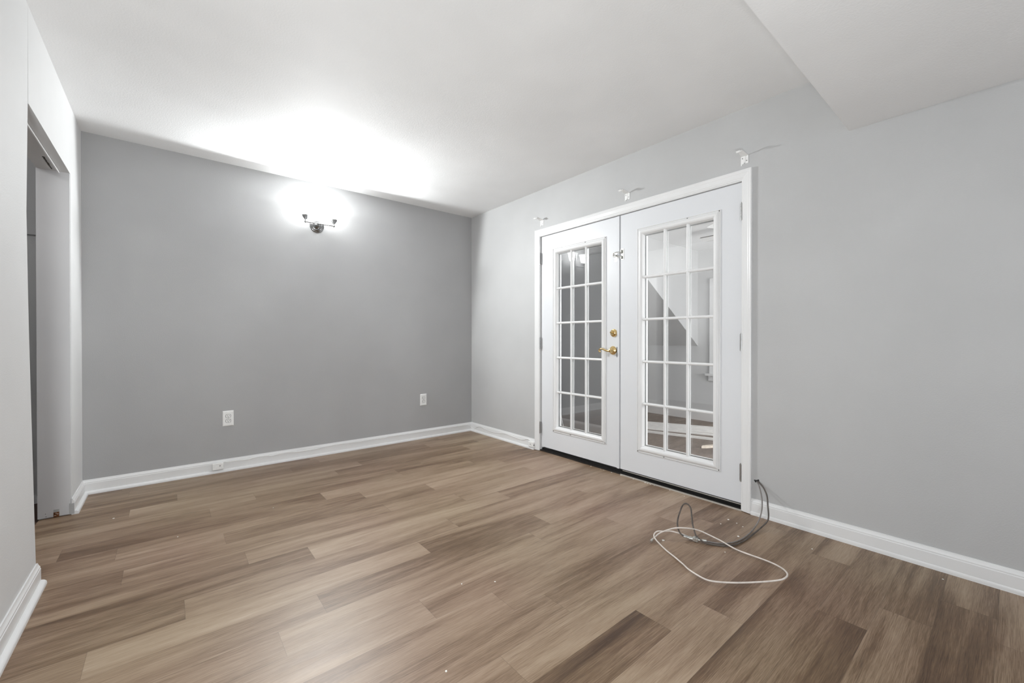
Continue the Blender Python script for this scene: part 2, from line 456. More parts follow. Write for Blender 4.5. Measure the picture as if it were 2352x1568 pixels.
struct('trim_3', B(((-3.95, -.038, 1.706), (-3.274, -.019, 1.858))), PUTTY, 'grey shelf cleat board fixed inside the closet', 'cleat')
struct('baseboard_back.001', B(((-3.95, -.033, 0), (-3.274, -.019, .05))), TRIM, 'low baseboard inside the closet', 'baseboard')

# ------------------------------------------------------------------ door casing, jamb frame, threshold
def mitre_frame(bm, y0, y1, z0, z1, prof, x, bottom=True):
    """rectangular moulding on a plane of constant x facing -x; y0 > y1; prof: (inset, proud) closed outline"""
    def ring(d, h): return [(x - h, y0 - d, z0 + (d if bottom else 0)), (x - h, y0 - d, z1 - d), (x - h, y1 + d, z1 - d), (x - h, y1 + d, z0 + (d if bottom else 0))]
    rings = [ring(d, h) for d, h in prof]
    corners = [[r[i] for r in rings] for i in range(4)]
    strip(bm, corners, closed_ends=not bottom, ring=bottom)
cas = bmesh.new()
mitre_frame(cas, -1.091, -2.989, 0.004, 2.068, [(0, 0), (0, .017), (.006, .019), (.012, .017), (.018, .017), (.022, .0155), (.034, .0135), (.046, .0115), (.050, .009), (.057, .008), (.057, 0)], 0, False)
casing = struct('trim_4', cas, TRIM, 'white stepped casing framing the double doors', 'door casing')
obj('door_jamb', B(((-.004, -1.146, 0.004), (.12, -1.125, 2.02)), ((-.004, -2.934, 0.004), (.12, -2.955, 2.02)), ((-.004, -1.125, 2.005), (.12, -2.955, 2.02)),
        ((.058, -1.158, .01), (.075, -1.146, 2.005)), ((.058, -2.934, .01), (.075, -2.922, 2.005)), ((.058, -1.146, 1.992), (.075, -2.934, 2.005))), TRIM, casing)
th = struct('trim_5', B(((.002, -1.146, 0), (.118, -2.934, .012)), ((.03, -1.146, .012), (.10, -2.934, .026))), BLACK, 'black threshold under the double doors', 'threshold')
obj('edge_strip', B(((-.010, -2.055, .0), (-.002, -2.934, .008))), LIP, th)['label'] = 'pale thin edge strip at the floor'
obj('sweep_edge', B(((.014, -2.06, .030), (.018, -2.93, .034))), LIP, th)

# ------------------------------------------------------------------ the two glazed door leaves
HZ = [1.815 - (1.815 - .257) / 5 * i for i in range(1, 5)]
def door(name, ya, yb, ga, gb, label, hinge_y, hinge_z):
    d = thing(name, label, 'door', (SX, (ya + yb) / 2, .042), None, 'structure')
    bm = bmesh.new(); X1 = SX + .044; zt, zb = 2.001, .042; g0, g1 = .245, 1.828; gA, gB = ga + .012, gb - .012
    box(bm, (SX, ya, zb), (X1, yb, g0)); box(bm, (SX, ya, g1), (X1, yb, zt))
    box(bm, (SX, ya, g0), (X1, gA, g1)); box(bm, (SX, gB, g0), (X1, yb, g1))
    obj('door_panel', bm, DOORP, d)
    fr = bmesh.new()
    prof = [(0, 0), (0, .005), (.004, .0065), (.006, .0015), (.0095, .0015), (.011, .006), (.014, .0075), (.020, .012), (.028, .0135), (.036, .012), (.044, .006), (.052, -.012), (.052, -.018), (0, -.001)]
    mitre_frame(fr, ga + .052, gb - .052, .205, 1.867, prof, SX, True)
    lf = obj('glazing_frame', fr, TRIM, d)
    for yy, zz in ((ga + .044, .213), (gb - .044, .213), (gb - .044, 1.859), ((2 * ga + gb) / 3, .213), ((ga + 2 * gb) / 3, 1.859)):
        sc_ = bmesh.new(); lathe(sc_, [(.0030, SX - .0068), (.0028, SX - .003)], 10, 'X', (0, yy, zz))
        obj('screw', sc_, SLOT, lf)
    fr2 = bmesh.new(); mitre_frame(fr2, ga + .03, gb - .03, .227, 1.845, [(0, -.050), (0, -.044), (.03, -.044), (.034, -.030), (.034, -.050)], SX, True)
    obj('rear_frame', fr2, TRIM, d)
    mu = bmesh.new()
    xs = [ga + (gb - ga) * i / 3 for i in (1, 2)]
    def mb(horizontal, at, a, b, x0, sgn, w=.0095):
        pr = [(-w, 0), (-w, .004), (-w * .62, .0085), (0, .0105), (w * .62, .0085), (w, .004), (w, 0)]
        secs = []
        for e in (a, b):
            secs.append([(x0 + sgn * h, e, at + o) if horizontal else (x0 + sgn * h, at + o, e) for o, h in pr])
        strip(mu, secs)
    for yv in xs: mb(False, yv, .245, 1.828, SX + .008, -1)
    for zv in HZ: mb(True, zv, ga + .006, gb - .006, SX + .0078, -1)
    for yv in xs: mb(False, yv, .245, 1.828, SX + .030, 1, .008)
    for zv in HZ: mb(True, zv, ga + .006, gb - .006, SX + .0302, 1, .008)
    obj('muntin_grid', mu, TRIM, d)
    obj('glass_pane', B(((SX + .0095, ga + .012, .246), (SX + .0285, gb - .012, 1.827))), GLASS, d)
    for hz in hinge_z:
        hb = bmesh.new()
        for q in range(5):
            lathe(hb, [(.0055, hz - .052 + q * .0208), (.0055, hz - .052 + q * .0208 + .0195)], 14, 'Z', (-.006, hinge_y, 0))
        lathe(hb, [(.0035, hz - .056), (.0035, hz + .056)], 10, 'Z', (-.006, hinge_y, 0))
        box(hb, (-.002, hinge_y - .009, hz - .05), (SX + .002, hinge_y + .009, hz + .05))
        h = obj('hinge', hb, STEEL, d, True)
    return d
d1 = door('door_1', DY0, DYM + .002, -1.360, -1.854, 'white glazed door leaf with brass lever and deadbolt', -1.152, (1.80, 1.01, .22))
d2 = door('door_2', DYM - .003, DY1, -2.243, -2.748, 'white glazed door leaf with the swing bar latch and no handle', -2.930, (1.82, 1.026, .234))
# astragal closing the gap
obj('astragal', B(((SX - .008, DYM + .026, .040), (SX, DYM + .004, 2.0))), DOORP, d1, bev=.002)
obj('strike_slot', B(((SX - .0088, DYM + .0265, .905), (SX - .001, DYM + .0215, .985))), SLOT, d1)
# brass lever
def brass_lever():
    y, z = -1.972, .957
    bm = bmesh.new(); X = SX
    lathe(bm, [(.034, X), (.034, X - .004), (.031, X - .009), (.022, X - .013), (.016, X - .018), (.013, X - .030), (.0125, X - .040)], 30, 'X', (0, y, z))
    r = obj('lever_handle', bm, BRASS, d1, True)
    b2 = bmesh.new()
    lathe(b2, [(.0145, X - .034), (.0155, X - .040), (.013, X - .047), (.006, X - .050)], 22, 'X', (0, y, z))
    pts = [(X - .043, y, z), (X - .044, y + .018, z - .004), (X - .045, y + .040, z + .001), (X - .046, y + .062, z + .009), (X - .047, y + .082, z + .012), (X - .047, y + .097, z + .007), (X - .047, y + .103, z - .003), (X - .047, y + .098, z - .011), (X - .047, y + .091, z - .011), (X - .047, y + .089, z - .005)]
    tube(b2, pts, .006, 12, 5, lambda t: .0085 - .0042 * t)
    obj('lever', b2, BRASS, r, True)
    b3 = bmesh.new(); y, z = -1.980, 1.094
    lathe(b3, [(.031, X), (.031, X - .005), (.028, X - .011), (.017, X - .015), (.015, X - .018)], 30, 'X', (0, y, z))
    db = obj('deadbolt', b3, BRASS, d1, True)
    b4 = bmesh.new()
    secs = []
    for t in range(9):
        a = -1 + t / 4; w = .0055 * math.sqrt(max(.08, 1 - (a * .95) ** 2)) + .002
        cy, cz = y + a * .019 * .8, z + a * .019 * .35
        secs.append([(X - .016, cy - w * .4, cz + w), (X - .034, cy - w * .3, cz + w * .7), (X - .034, cy + w * .3, cz - w * .7), (X - .016, cy + w * .4, cz - w)])
    strip(b4, secs); obj('thumb_turn', b4, BRASS, db, True)
brass_lever()
# swing bar latch high on the meeting stiles
def latch():
    bm = bmesh.new(); X = SX; z = 1.700
    box(bm, (X - .003, DYM - .008, z - .042), (X, DYM - .034, z + .042))
    for s in (-1, 1): lathe(bm, [(.006, z + s * .012), (.006, z + s * .034)], 14, 'Z', (X - .009, DYM - .014, 0))
    for s in (-1, 1): lathe(bm, [(.0035, X - .0045), (.0035, X - .002)], 10, 'X', (0, DYM - .025, z + s * .034))
    p = obj('latch_plate', bm, ZINC, d2, True)
    b = bmesh.new(); yr = DYM - .014
    tube(b, [(X - .011, yr, z + .016), (X - .024, yr + .012, z + .016), (X - .030, yr + .032, z + .016), (X - .030, yr + .050, z + .015), (X - .030, yr + .060, z + .009), (X - .030, yr + .062, z), (X - .030, yr + .060, z - .009), (X - .030, yr + .050, z - .015), (X - .030, yr + .032, z - .016), (X - .024, yr + .012, z - .016), (X - .011, yr, z - .016)], .0034, 10, 5)
    obj('swing_bar', b, ZINC, p, True)
    k = bmesh.new(); yk = DYM + .036
    box(k, (X - .003, yk - .014, z - .048), (X, yk + .014, z + .026))
    box(k, (X - .014, yk - .010, z - .003), (X - .002, yk + .010, z + .003))
    lathe(k, [(.004, X - .003), (.004, X - .034)], 12, 'X', (0, yk, z)); ball(k, (X - .037, yk, z), .008, 14)
    for s in (-.026, -.040): lathe(k, [(.0032, X - .0042), (.0032, X - .002)], 10, 'X', (0, yk + (.004 if s > -.03 else -.004), z + s))
    obj('latch_keeper', k, ZINC, d1, True)
latch()

# ------------------------------------------------------------------ wall sconce
def sconce():
    cx, cz, yb = -1.662, 2.060, -.100
    t = thing('wall_sconce', 'two-light chrome wall sconce with lit frosted bell shades', 'wall light', (cx, 0, cz))
    bm = bmesh.new()
    lathe(bm, [(.0600, -.0005), (.0600, -.006), (.056, -.010), (.050, -.011), (.050, -.016), (.044, -.021), (.036, -.022), (.034, -.027), (.024, -.036), (.013, -.042), (.011, -.046)], 40, 'Y', (cx, 0, cz))
    ball(bm, (cx, -.046, cz - .030), .005, 12)
    obj('backplate', bm, CHROME, t, True)
    b = bmesh.new()
    tube(b, [(cx, -.04, cz), (cx, -.07, cz - .002), (cx, yb, cz - .003)], .006, 12, 4)
    zb = cz - .003
    lathe(b, [(.0045, cx - .117), (.0045, cx + .117)], 14, 'X', (0, yb, zb))
    ball(b, (cx, yb, zb), .0095, 16)
    for s in (-1, 1): ball(b, (cx + s * .117, yb, zb), .0095, 16)
    obj('crossbar', b, CHROME, t, True)
    for s in (-1, 1):
        x = cx + s * .117
        c = bmesh.new()
        lathe(c, [(.0045, zb), (.0045, zb + .019), (.010, zb + .021), (.012, zb + .027), (.016, zb + .028), (.0175, zb + .035), (.022, zb + .036), (.0235, zb + .044), (.027, zb + .045), (.0275, zb + .058), (.025, zb + .058), (.024, zb + .048), (.004, zb + .044)], 26, 'Z', (x, yb, 0))
        cup = obj('lamp_cup', c, CHROME, t, True)
        sh = bmesh.new(); z0 = zb + .050
        lathe(sh, [(.0235, z0), (.030, z0 + .012), (.040, z0 + .035), (.046, z0 + .065), (.050, z0 + .095), (.057, z0 + .118), (.0625, z0 + .128)], 32, 'Z', (x, yb, 0), False)
        shd = obj('glass_shade', sh, SHADE, t, True)
        md = shd.modifiers.new('thick', 'SOLIDIFY'); md.thickness = .003
        bb = bmesh.new(); lathe(bb, [(.008, z0 - .005), (.009, z0 + .012), (.016, z0 + .028), (.0205, z0 + .043), (.0215, z0 + .053), (.019, z0 + .066), (.012, z0 + .075), (.004, z0 + .079)], 20, 'Z', (x, yb, 0))
        obj('bulb', bb, BULB, cup, True)
        L = bpy.data.lights.new('sconce_bulb_light', 'POINT'); L.energy = BULB_W; L.shadow_soft_size = .018; L.color = LAMP
        lo = bpy.data.objects.new('sconce_bulb_light', L); C.objects.link(lo)
        S = bpy.data.lights.new('sconce_bulb_throw', 'SPOT'); S.energy = BULB_ROOM_W; S.color = LAMP; S.shadow_soft_size = .018
        S.spot_size = R(180); S.spot_blend = .12
        so = bpy.data.objects.new('sconce_bulb_throw', S); C.objects.link(so)
        so.rotation_euler = Vector((0, -1, -.2)).to_track_quat('-Z', 'Y').to_euler()
        so.location = (x, yb, z0 + .056); so.parent = t; so.matrix_parent_inverse = Matrix.Translation(-Vector(t.location))
        S3 = bpy.data.lights.new('sconce_bulb_upglow', 'SPOT'); S3.energy = BULB_UP_W; S3.color = LAMP; S3.shadow_soft_size = .018
        S3.spot_size = R(178); S3.spot_blend = .12
        s3 = bpy.data.objects.new('sconce_bulb_upglow', S3); C.objects.link(s3)
        s3.rotation_euler = Vector((0, -.25, 1)).to_track_quat('-Z', 'Y').to_euler()
        s3.location = (x, yb, z0 + .056); s3.parent = t; s3.matrix_parent_inverse = Matrix.Translation(-Vector(t.location))
        S2 = bpy.data.lights.new('sconce_added_beam', 'SPOT'); S2.energy = ADDED_BEAM_W; S2.color = LAMP; S2.shadow_soft_size = .018  # extra spot added to brighten the right wall and doors
        S2.spot_size = R(118); S2.spot_blend = .7
        s2 = bpy.data.objects.new('sconce_added_beam', S2); C.objects.link(s2)
        s2.rotation_euler = Vector((.38, -1, -.55)).to_track_quat('-Z', 'Y').to_euler()
        s2.location = (x, yb, z0 + .056); s2.parent = t; s2.matrix_parent_inverse = Matrix.Translation(-Vector(t.location))
        lo.location = (x, yb, z0 + .056); lo.parent = t; lo.matrix_parent_inverse = Matrix.Translation(-Vector(t.location))
sconce()

# housing of the added fill uplight, out of frame beside the camera
fl_ = thing('fill_uplight', 'added white tilted fill uplight standing unseen behind the camera', 'floor lamp', (-2.98, -4.22, 0))
b = bmesh.new(); lathe(b, [(.12, 0), (.12, .02), (.03, .035), (.012, .05), (.012, .40)], 30, 'Z', (-2.98, -4.22, 0)); obj('lamp_base', b, STEEL, fl_, True)
b = bmesh.new(); lathe(b, [(.02, -.16), (.10, -.15), (.17, -.06), (.185, -.01), (.18, -.012), (.16, -.06), (.09, -.135), (.01, -.145)], 32, 'Z')
b.transform(Matrix.Translation((-2.98, -4.2, .56)) @ Vector((.7, 2.2, 1.9)).to_track_quat('Z', 'Y').to_matrix().to_4x4()); obj('lamp_head', b, PLASTIC, fl_, True)

# ------------------------------------------------------------------ outlets, jacks, baseboard wire
def outlet(cx, cz, label):
    t = thing('wall_outlet', label, 'outlet', (cx, 0, cz), 'duplex outlets on the sconce wall')
    bm = bmesh.new()
    w, h = .0365, .060
    strip(bm, [[(cx - w, 0, cz - h), (cx + w, 0, cz - h), (cx + w, 0, cz + h), (cx - w, 0, cz + h)],
               [(cx - w, -.003, cz - h), (cx + w, -.003, cz - h), (cx + w, -.003, cz + h), (cx - w, -.003, cz + h)],
               [(cx - w + .005, -.007, cz - h + .005), (cx + w - .005, -.007, cz - h + .005), (cx + w - .005, -.007, cz + h - .005), (cx - w + .005, -.007, cz + h - .005)]])
    obj('cover_plate', bm, PLASTIC, t)
    for s in (-1, 1):
        z = cz + s * .0195
        r = bmesh.new(); pts = []
        for i in range(28):
            a = 2 * math.pi * i / 28; pts.append((cx + .0168 * math.cos(a), -.006, z + max(-.0125, min(.0125, .0168 * math.sin(a)))))
        prism(r, pts, (0, -.0026, 0))
        rr = obj('receptacle', r, PLASTIC, t)
        k = bmesh.new()
        pts2 = [(cx + (p[0] - cx) * 1.13, -.0068, z + (p[2] - z) * 1.13) for p in pts]; prism(k, pts2, (0, -.0006, 0))
        obj('seam', k, SLOT, rr)['label'] = 'dark seam round the receptacle'
        q = bmesh.new()
        box(q, (cx - .0078, -.0090, z - .002), (cx - .0052, -.0080, z + .007)); box(q, (cx + .0050, -.0090, z - .001), (cx + .0078, -.0080, z + .006))
        lathe(q, [(.0026, -.0090), (.0026, -.0080)], 12, 'Y', (cx, 0, z - .0075))
        obj('slot', q, SLOT, rr)
    k = bmesh.new(); lathe(k, [(.0030, -.0085), (.0030, -.006)], 12, 'Y', (cx, 0, cz)); obj('screw', k, STEEL, t)
outlet(-2.326, .416, 'white duplex outlet farther from the corner, above the phone jack')
outlet(-.612, .407, 'white duplex outlet closer to the double doors corner')

def jack(c, axis, label):
    """small surface phone jack on the baseboard; axis 0: on the right wall, 1: on the sconce wall"""
    t = thing('phone_jack', label, 'phone jack', c, 'surface phone jacks on the baseboard')
    bm = bmesh.new(); x, y, z = c; a = .036; d = .021; h = .0255
    def P(u, v, w): return (x + u, y - v, z + w) if axis == 1 else (x - v, y - u, z + w)
    strip(bm, [[P(-a, 0, -h), P(a, 0, -h), P(a, 0, h), P(-a, 0, h)], [P(-a, d - .003, -h), P(a, d - .003, -h), P(a, d - .003, h), P(-a, d - .003, h)],
               [P(-a + .003, d, -h + .003), P(a - .003, d, -h + .003), P(a - .003, d, h - .003), P(-a + .003, d, h - .003)]])
    obj('housing', bm, PLASTIC, t)
    k = bmesh.new(); lathe(k, [(.0052, 0), (.0052, .0012), (.0030, .0012), (.0030, .0004)], 14, 'Y' if axis == 1 else 'X', P(.012, d + .0006, .004) if axis == 1 else P(-.004, d + .0008, .002))
    obj('screw', k, STEEL, t)
    s = bmesh.new(); q0, q1 = P(a - .001, .006, -.008), P(a + .0006, .016, .004)
    box(s, q0, q1); obj('socket', s, SLOT, t)
jack((-2.395, -.0145, .052), 1, 'small white phone jack on the baseboard below an outlet')
jack((-.0145, -1.055, .045), 0, 'small white phone jack on the baseboard next to the door casing')
WB = [(-2.362, -.024, .078), (-2.350, -.018, .080), (-2.333, -.0165, .072), (-2.268, -.0165, .073), (-2.197, -.0165, .068), (-2.143, -.0165, .074), (-2.068, -.0165, .076), (-2.031, -.0165, .067), (-1.992, -.0165, .069), (-1.914, -.0165, .077), (-1.833, -.0165, .066), (-1.75, -.0165, .066), (-1.697, -.0165, .063), (-1.62, -.0165, .073), (-1.531, -.0165, .077), (-1.427, -.0165, .076), (-1.307, -.0165, .071), (-1.183, -.0165, .073), (-1.066, -.0165, .071), (-.959, -.0165, .075), (-.876, -.0165, .076), (-.733, -.0165, .076), (-.63, -.0165, .072), (-.476, -.0165, .076), (-.315, -.0165, .075), (-.182, -.0165, .072), (-.078, -.0165, .073), (-.039, -.0165, .062), (-.021, -.0175, .042)]
WR = [(-.0165, -.040, .032), (-.0165, -.085, .030), (-.0165, -.15, .065), (-.0165, -.214, .073), (-.0165, -.304, .061), (-.0165, -.408, .052), (-.0165, -.523, .058), (-.0165, -.626, .073), (-.0165, -.725, .068), (-.0165, -.821, .061), (-.0165, -.914, .060), (-.0165, -.977, .078), (-.0165, -1.015, .078), (-.018, -1.045, .0715)]
wb = bmesh.new(); tube(wb, WB + WR, .0022, 8, 4)
tag(obj('phone_wire', wb, PLASTIC, None, True), 'thin white phone wire stapled along the baseboard round the corner', 'wire')

# ------------------------------------------------------------------ curtain rod brackets above the doors
def bracket(y, z, label):
    t = thing('curtain_bracket', label, 'curtain bracket', (0, y, z), 'curtain rod brackets above the double doors')
    bm = bmesh.new()
    w = .021
    # folded wall plate with a raised centre rib and notched foot
    for a, b in ((-w, -.004), (.004, w)): box(bm, (-.0028, y + a, z - .046), (-.0002, y + b, z))
    box(bm, (-.0055, y - .004, z - .040), (-.0002, y + .004, z))
    box(bm, (-.0028, y + w - .006, z - .054), (-.0002, y + w, z - .046))
    p = obj('wall_plate', bm, PLASTIC, t)
    for dy, dz in ((.012, -.012), (-.012, -.030)):
        q = bmesh.new(); lathe(q, [(.0032, -.0048), (.0030, -.0026)], 10, 'X', (0, y + dy, z + dz)); obj('screw', q, STEEL, p)
    a = bmesh.new()
    path = [(-.0004, z), (-.030, z + .004), (-.058, z + .010), (-.066, z + .014), (-.074, z + .010), (-.082, z - .001), (-.094, z - .004), (-.099, z + .003)]
    hw = [.020, .018, .015, .013, .013, .012, .011, .011]
    strip(a, [[(x, y - h, zz), (x, y + h, zz), (x + .0006, y + h, zz + .0022), (x + .0006, y - h, zz + .0022)] for (x, zz), h in zip(path, hw)])
    obj('hook_arm', a, PLASTIC, t)
bracket(-1.175, 2.152, 'small white curtain bracket above the hinge side of the handled door')
bracket(-2.111, 2.150, 'small white curtain bracket above where the two doors meet')
bracket(-2.945, 2.150, 'small white curtain bracket above the outer casing corner by the soffit')

# ------------------------------------------------------------------ coax cables on the floor
DARK = [(.01, -3.018, .204), (-.015, -3.039, .199), (-.045, -3.071, .183), (-.08, -3.099, .157), (-.105, -3.112, .114), (-.135, -3.126, .07), (-.165, -3.129, .047), (-.208, -3.109, .014), (-.356, -3.106, .006), (-.452, -3.099, .006), (-.525, -3.073, .006), (-.564, -3.028, .006), (-.586, -2.985, .010), (-.582, -2.945, .022), (-.576, -2.928, .045), (-.551, -2.906, .065), (-.529, -2.89, .095), (-.484, -2.86, .12), (-.48, -2.835, .135), (-.498, -2.822, .125), (-.542, -2.829, .1), (-.579, -2.838, .075), (-.609, -2.853, .055), (-.624, -2.871, .035), (-.622, -2.885, .022), (-.613, -2.899, .013)]
GREY = [(.01, -3.011, .202), (-.015, -3.029, .196), (-.05, -3.053, .172), (-.085, -3.074, .142), (-.11, -3.085, .111), (-.14, -3.092, .082), (-.18, -3.095, .051), (-.22, -3.086, .014), (-.334, -3.091, .006), (-.433, -3.083, .005), (-.508, -3.054, .005), (-.545, -3.017, .006), (-.563, -2.997, .010), (-.572, -2.984, .013)]
WHITE = [(-.773, -2.804, .012), (-.746, -2.803, .018), (-.71, -2.81, .03), (-.681, -2.833, .045), (-.655, -2.861, .058), (-.628, -2.89, .062), (-.585, -2.918, .055), (-.543, -2.943, .04), (-.531, -2.986, .03), (-.531, -3.045, .022), (-.539, -3.083, .018), (-.542, -3.124, .012), (-.54, -3.177, .01), (-.542, -3.229, .012), (-.557, -3.286, .018), (-.592, -3.335, .028), (-.629, -3.365, .035), (-.656, -3.376, .036), (-.683, -3.375, .034), (-.704, -3.362, .028), (-.738, -3.329, .02), (-.787, -3.286, .015), (-.837, -3.244, .013), (-.885, -3.201, .014), (-.917, -3.16, .016), (-.911, -3.113, .014), (-.889, -3.06, .01), (-.864, -3.021, .008), (-.83, -2.959, .006), (-.805, -2.904, .006), (-.778, -2.851, .01), (-.766, -2.819, .02), (-.752, -2.802, .026), (-.724, -2.792, .03), (-.704, -2.797, .034), (-.687, -2.819, .036), (-.657, -2.841, .036), (-.635, -2.863, .03), (-.612, -2.887, .022), (-.605, -2.903, .014)]
def connector(bm, p, q, r=.0058):
    p, q = Vector(p), Vector(q); d = (q - p)
    tube(bm, [p, p + d * .45, p + d * .46, p + d * .75, p + d * .76, q], r, 12, 1, lambda t: r if t < .5 else (r * .8 if t < .7 else r * 1.05))
def cable(name, pts, r, m, label, ends):
    t = thing(name, label, 'cable', pts[len(pts) // 2])
    b = bmesh.new(); tube(b, pts, r, 10, 6); obj('jacket', b, m, t, True)
    for p, q in ends:
        k = bmesh.new(); connector(k, p, q); obj('connector', k, ZINC, t, True)
cable('coax_cable', DARK, .0040, CABLE_K, 'dark cable from the wall hole rising in a narrow upright loop', [((-.619, -2.892, .0165), (-.606, -2.912, .0125))])
cable('coax_cable.001', GREY, .0036, CABLE_G, 'grey cable hanging from the wall hole to the metal splitter', [((-.569, -2.988, .0125), (-.579, -2.972, .0125))])
cable('coax_cable.002', WHITE, .0035, CABLE_W, 'cream cable lying in a wide loose loop on the floor', [((-.770, -2.804, .013), (-.786, -2.806, .0085)), ((-.608, -2.898, .016), (-.600, -2.914, .0125))])
t = thing('cable_splitter', 'small metal cable splitter lying between the tangled cables', 'splitter', (-.590, -2.944, 0))
b = bmesh.new()
ax = Vector((.021, -.060, 0)).normalized(); sd = Vector((-ax.y, ax.x, 0)); c0 = Vector((-.593, -2.943, .0125))
def SP(u, v, w): return c0 + ax * u + sd * v + Vector((0, 0, w))
strip(b, [[SP(-.012, -.012, -.009), SP(-.012, .012, -.009), SP(-.012, .012, .009), SP(-.012, -.012, .009)], [SP(.010, -.016, -.009), SP(.010, .016, -.009), SP(.010, .016, .009), SP(.010, -.016, .009)], [SP(.013, -.010, -.009), SP(.013, .010, -.009), SP(.013, .010, .009), SP(.013, -.010, .009)]])
obj('splitter_body', b, ZINC, t, bev=.0015)
for p, q in ((SP(-.011, -.006, 0), SP(-.030, -.007, 0)), (SP(-.011, .006, 0), SP(-.030, .008, 0)), (SP(.012, 0, 0), SP(.030, 0, 0))):
    k = bmesh.new(); tube(k, [p, (p + q) / 2, q], .0050, 12, 1); obj('port', k, ZINC, t, True)
for i, (y, z) in enumerate(((-3.010, .203), (-3.024, .207))):
    h = bmesh.new(); pts = []
    for j in range(14):
        a = 2 * math.pi * j / 14; rr = .0075 + .002 * math.sin(3 * a + i * 2); pts.append((-.0012, y + rr * math.cos(a), z + rr * math.sin(a)))
    prism(h, pts, (.0008, 0, 0))
    obj('cable_hole', h, SLOT, bpy.data.objects['wall_right'])

# ------------------------------------------------------------------ paint flakes scattered on the floor
FL = [(-.012, -1.769), (-.012, -1.87), (-.014, -1.901), (-.013, -1.976), (-.085, -1.592), (-.016, -2.066), (-.016, -2.176), (-.016, -2.277), (-.018, -2.297), (-.020, -2.323), (-.018, -2.352), (-.017, -2.471), (-.047, -2.592), (-.193, -2.937), (-.284, -2.934), (-.366, -3.06), (-.712, -2.831), (-.589, -3.089), (-.226, -3.029), (-.206, -2.988), (-.222, -3.351), (-.095, -3.795), (-2.941, -.651), (-2.193, -1.068), (-2.656, -1.179), (-1.729, -2.493), (-1.609, -2.57), (-2.02, -2.859)]
big = {0, 3, 7, 13, 15, 16, 22}
for i, (x, y) in enumerate(FL):
    r = (.0060 if i in big else .0034) * random.uniform(.8, 1.2)
    b = bmesh.new(); n = 6; ph = random.random() * 6; pts = [(x + r * random.uniform(.6, 1.1) * math.cos(ph + 2 * math.pi * j / n), y + r * random.uniform(.6, 1.1) * math.sin(ph + 2 * math.pi * j / n), .0004) for j in range(n)]
    prism(b, pts, (0, 0, .0018))
    if i < 12: lab = 'tiny white paint flake on the floor along the black threshold'
    elif i < 22: lab = 'tiny white paint flake on the floor around the cables'
    else: lab = 'tiny white paint flake out on the open floor away from the doors'
    tag(obj('paint_flake', b, FLAKE), lab, 'paint flake', ['flakes along the threshold', 'flakes around the cables', 'flakes on the open floor'][0 if i < 12 else 1 if i < 22 else 2])

# ------------------------------------------------------------------ the room behind the glazed doors
FX = 2.62; ST = -1.354; SH = 2.19
struct('wall_far', B(((FX, -5.0, 0), (FX + .1, -2.60, SH)), ((FX, -1.60, 0), (FX + .1, .6, SH)), ((FX, -2.60, 0), (FX + .1, -1.60, .60)), ((FX, -2.60, 1.74), (FX + .1, -1.60, SH))), WALL_LEFT, 'grey far wall seen through the door glass', 'wall')  # lightened wall paint stands in for light missing here
struct('wall_side', B(((.12, .6, 0), (FX, .7, SH))), WALL, 'side wall of the room behind the doors', 'wall')
struct('wall_side.001', B(((.12, -5.1, 0), (FX, -5.0, SH))), WALL, 'other side wall of the room behind the doors', 'wall')
struct('floor.002', B(((.012, -5.1, -.06), (FX, .7, 0))), SUBFLOOR, 'bare worn floor behind the double doors', 'floor')
struct('ceiling.002', B(((.12, -5.1, SH), (FX + .1, .7, SH + .1))), CEIL, 'ceiling behind the double doors', 'ceiling')
st = bmesh.new()
prism(st, [(FX, ST, .96), (FX, ST, SH), (.75, ST, SH)], (0, .6 - ST, 0))
st.faces.ensure_lookup_table()
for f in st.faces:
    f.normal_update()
    f.material_index = 1 if abs(f.normal.y) > .9 else 0  # stringer coloured darker than the underside to balance the strong end light
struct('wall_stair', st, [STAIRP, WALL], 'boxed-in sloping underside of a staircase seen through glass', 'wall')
struct('wall_partition', B(((1.0, -1.30, 0), (1.08, .6, 2.0))), WALL, 'partition under the staircase behind the door glass', 'wall')
bb = bmesh.new(); run(bb, base_prof(.09), (1.0, .6, 0), (1.0, -1.30, 0), (-1, 0, 0)); struct('baseboard_partition', bb, TRIM, 'baseboard of the partition behind the handled door', 'baseboard')
bb = bmesh.new(); run(bb, base_prof(.125), (FX, .6, 0), (FX, -5.0, 0), (-1, 0, 0)); struct('baseboard_far', bb, TRIM, 'white baseboard on the far wall beyond the glass', 'baseboard')
w = thing('window_1', 'white trimmed window on the far wall beyond the glass', 'window', (FX, -2.1, .6), None, 'structure')
wf = bmesh.new(); mitre_frame(wf, -1.515, -2.685, .585, 1.815, [(0, 0), (0, .02), (.06, .014), (.085, .010), (.085, 0)], FX, True)
obj('window_casing', wf, TRIM, w)
obj('window_sill', B(((FX - .05, -1.47, .585), (FX, -2.73, .612)), ((FX - .018, -1.50, .52), (FX, -2.70, .585))), TRIM, w)
obj('window_sash', B(((FX + .03, -1.60, .60), (FX + .06, -1.65, 1.74)), ((FX + .03, -2.55, .60), (FX + .06, -2.60, 1.74)), ((FX + .03, -1.65, .60), (FX + .06, -2.55, .66)), ((FX + .03, -1.65, 1.68), (FX + .06, -2.55, 1.74)), ((FX + .03, -1.65, 1.15), (FX + .06, -2.55, 1.19))), TRIM, w)
obj('window_pane', B(((FX + .042, -1.65, .66), (FX + .048, -2.55, 1.68))), GLASS, w)
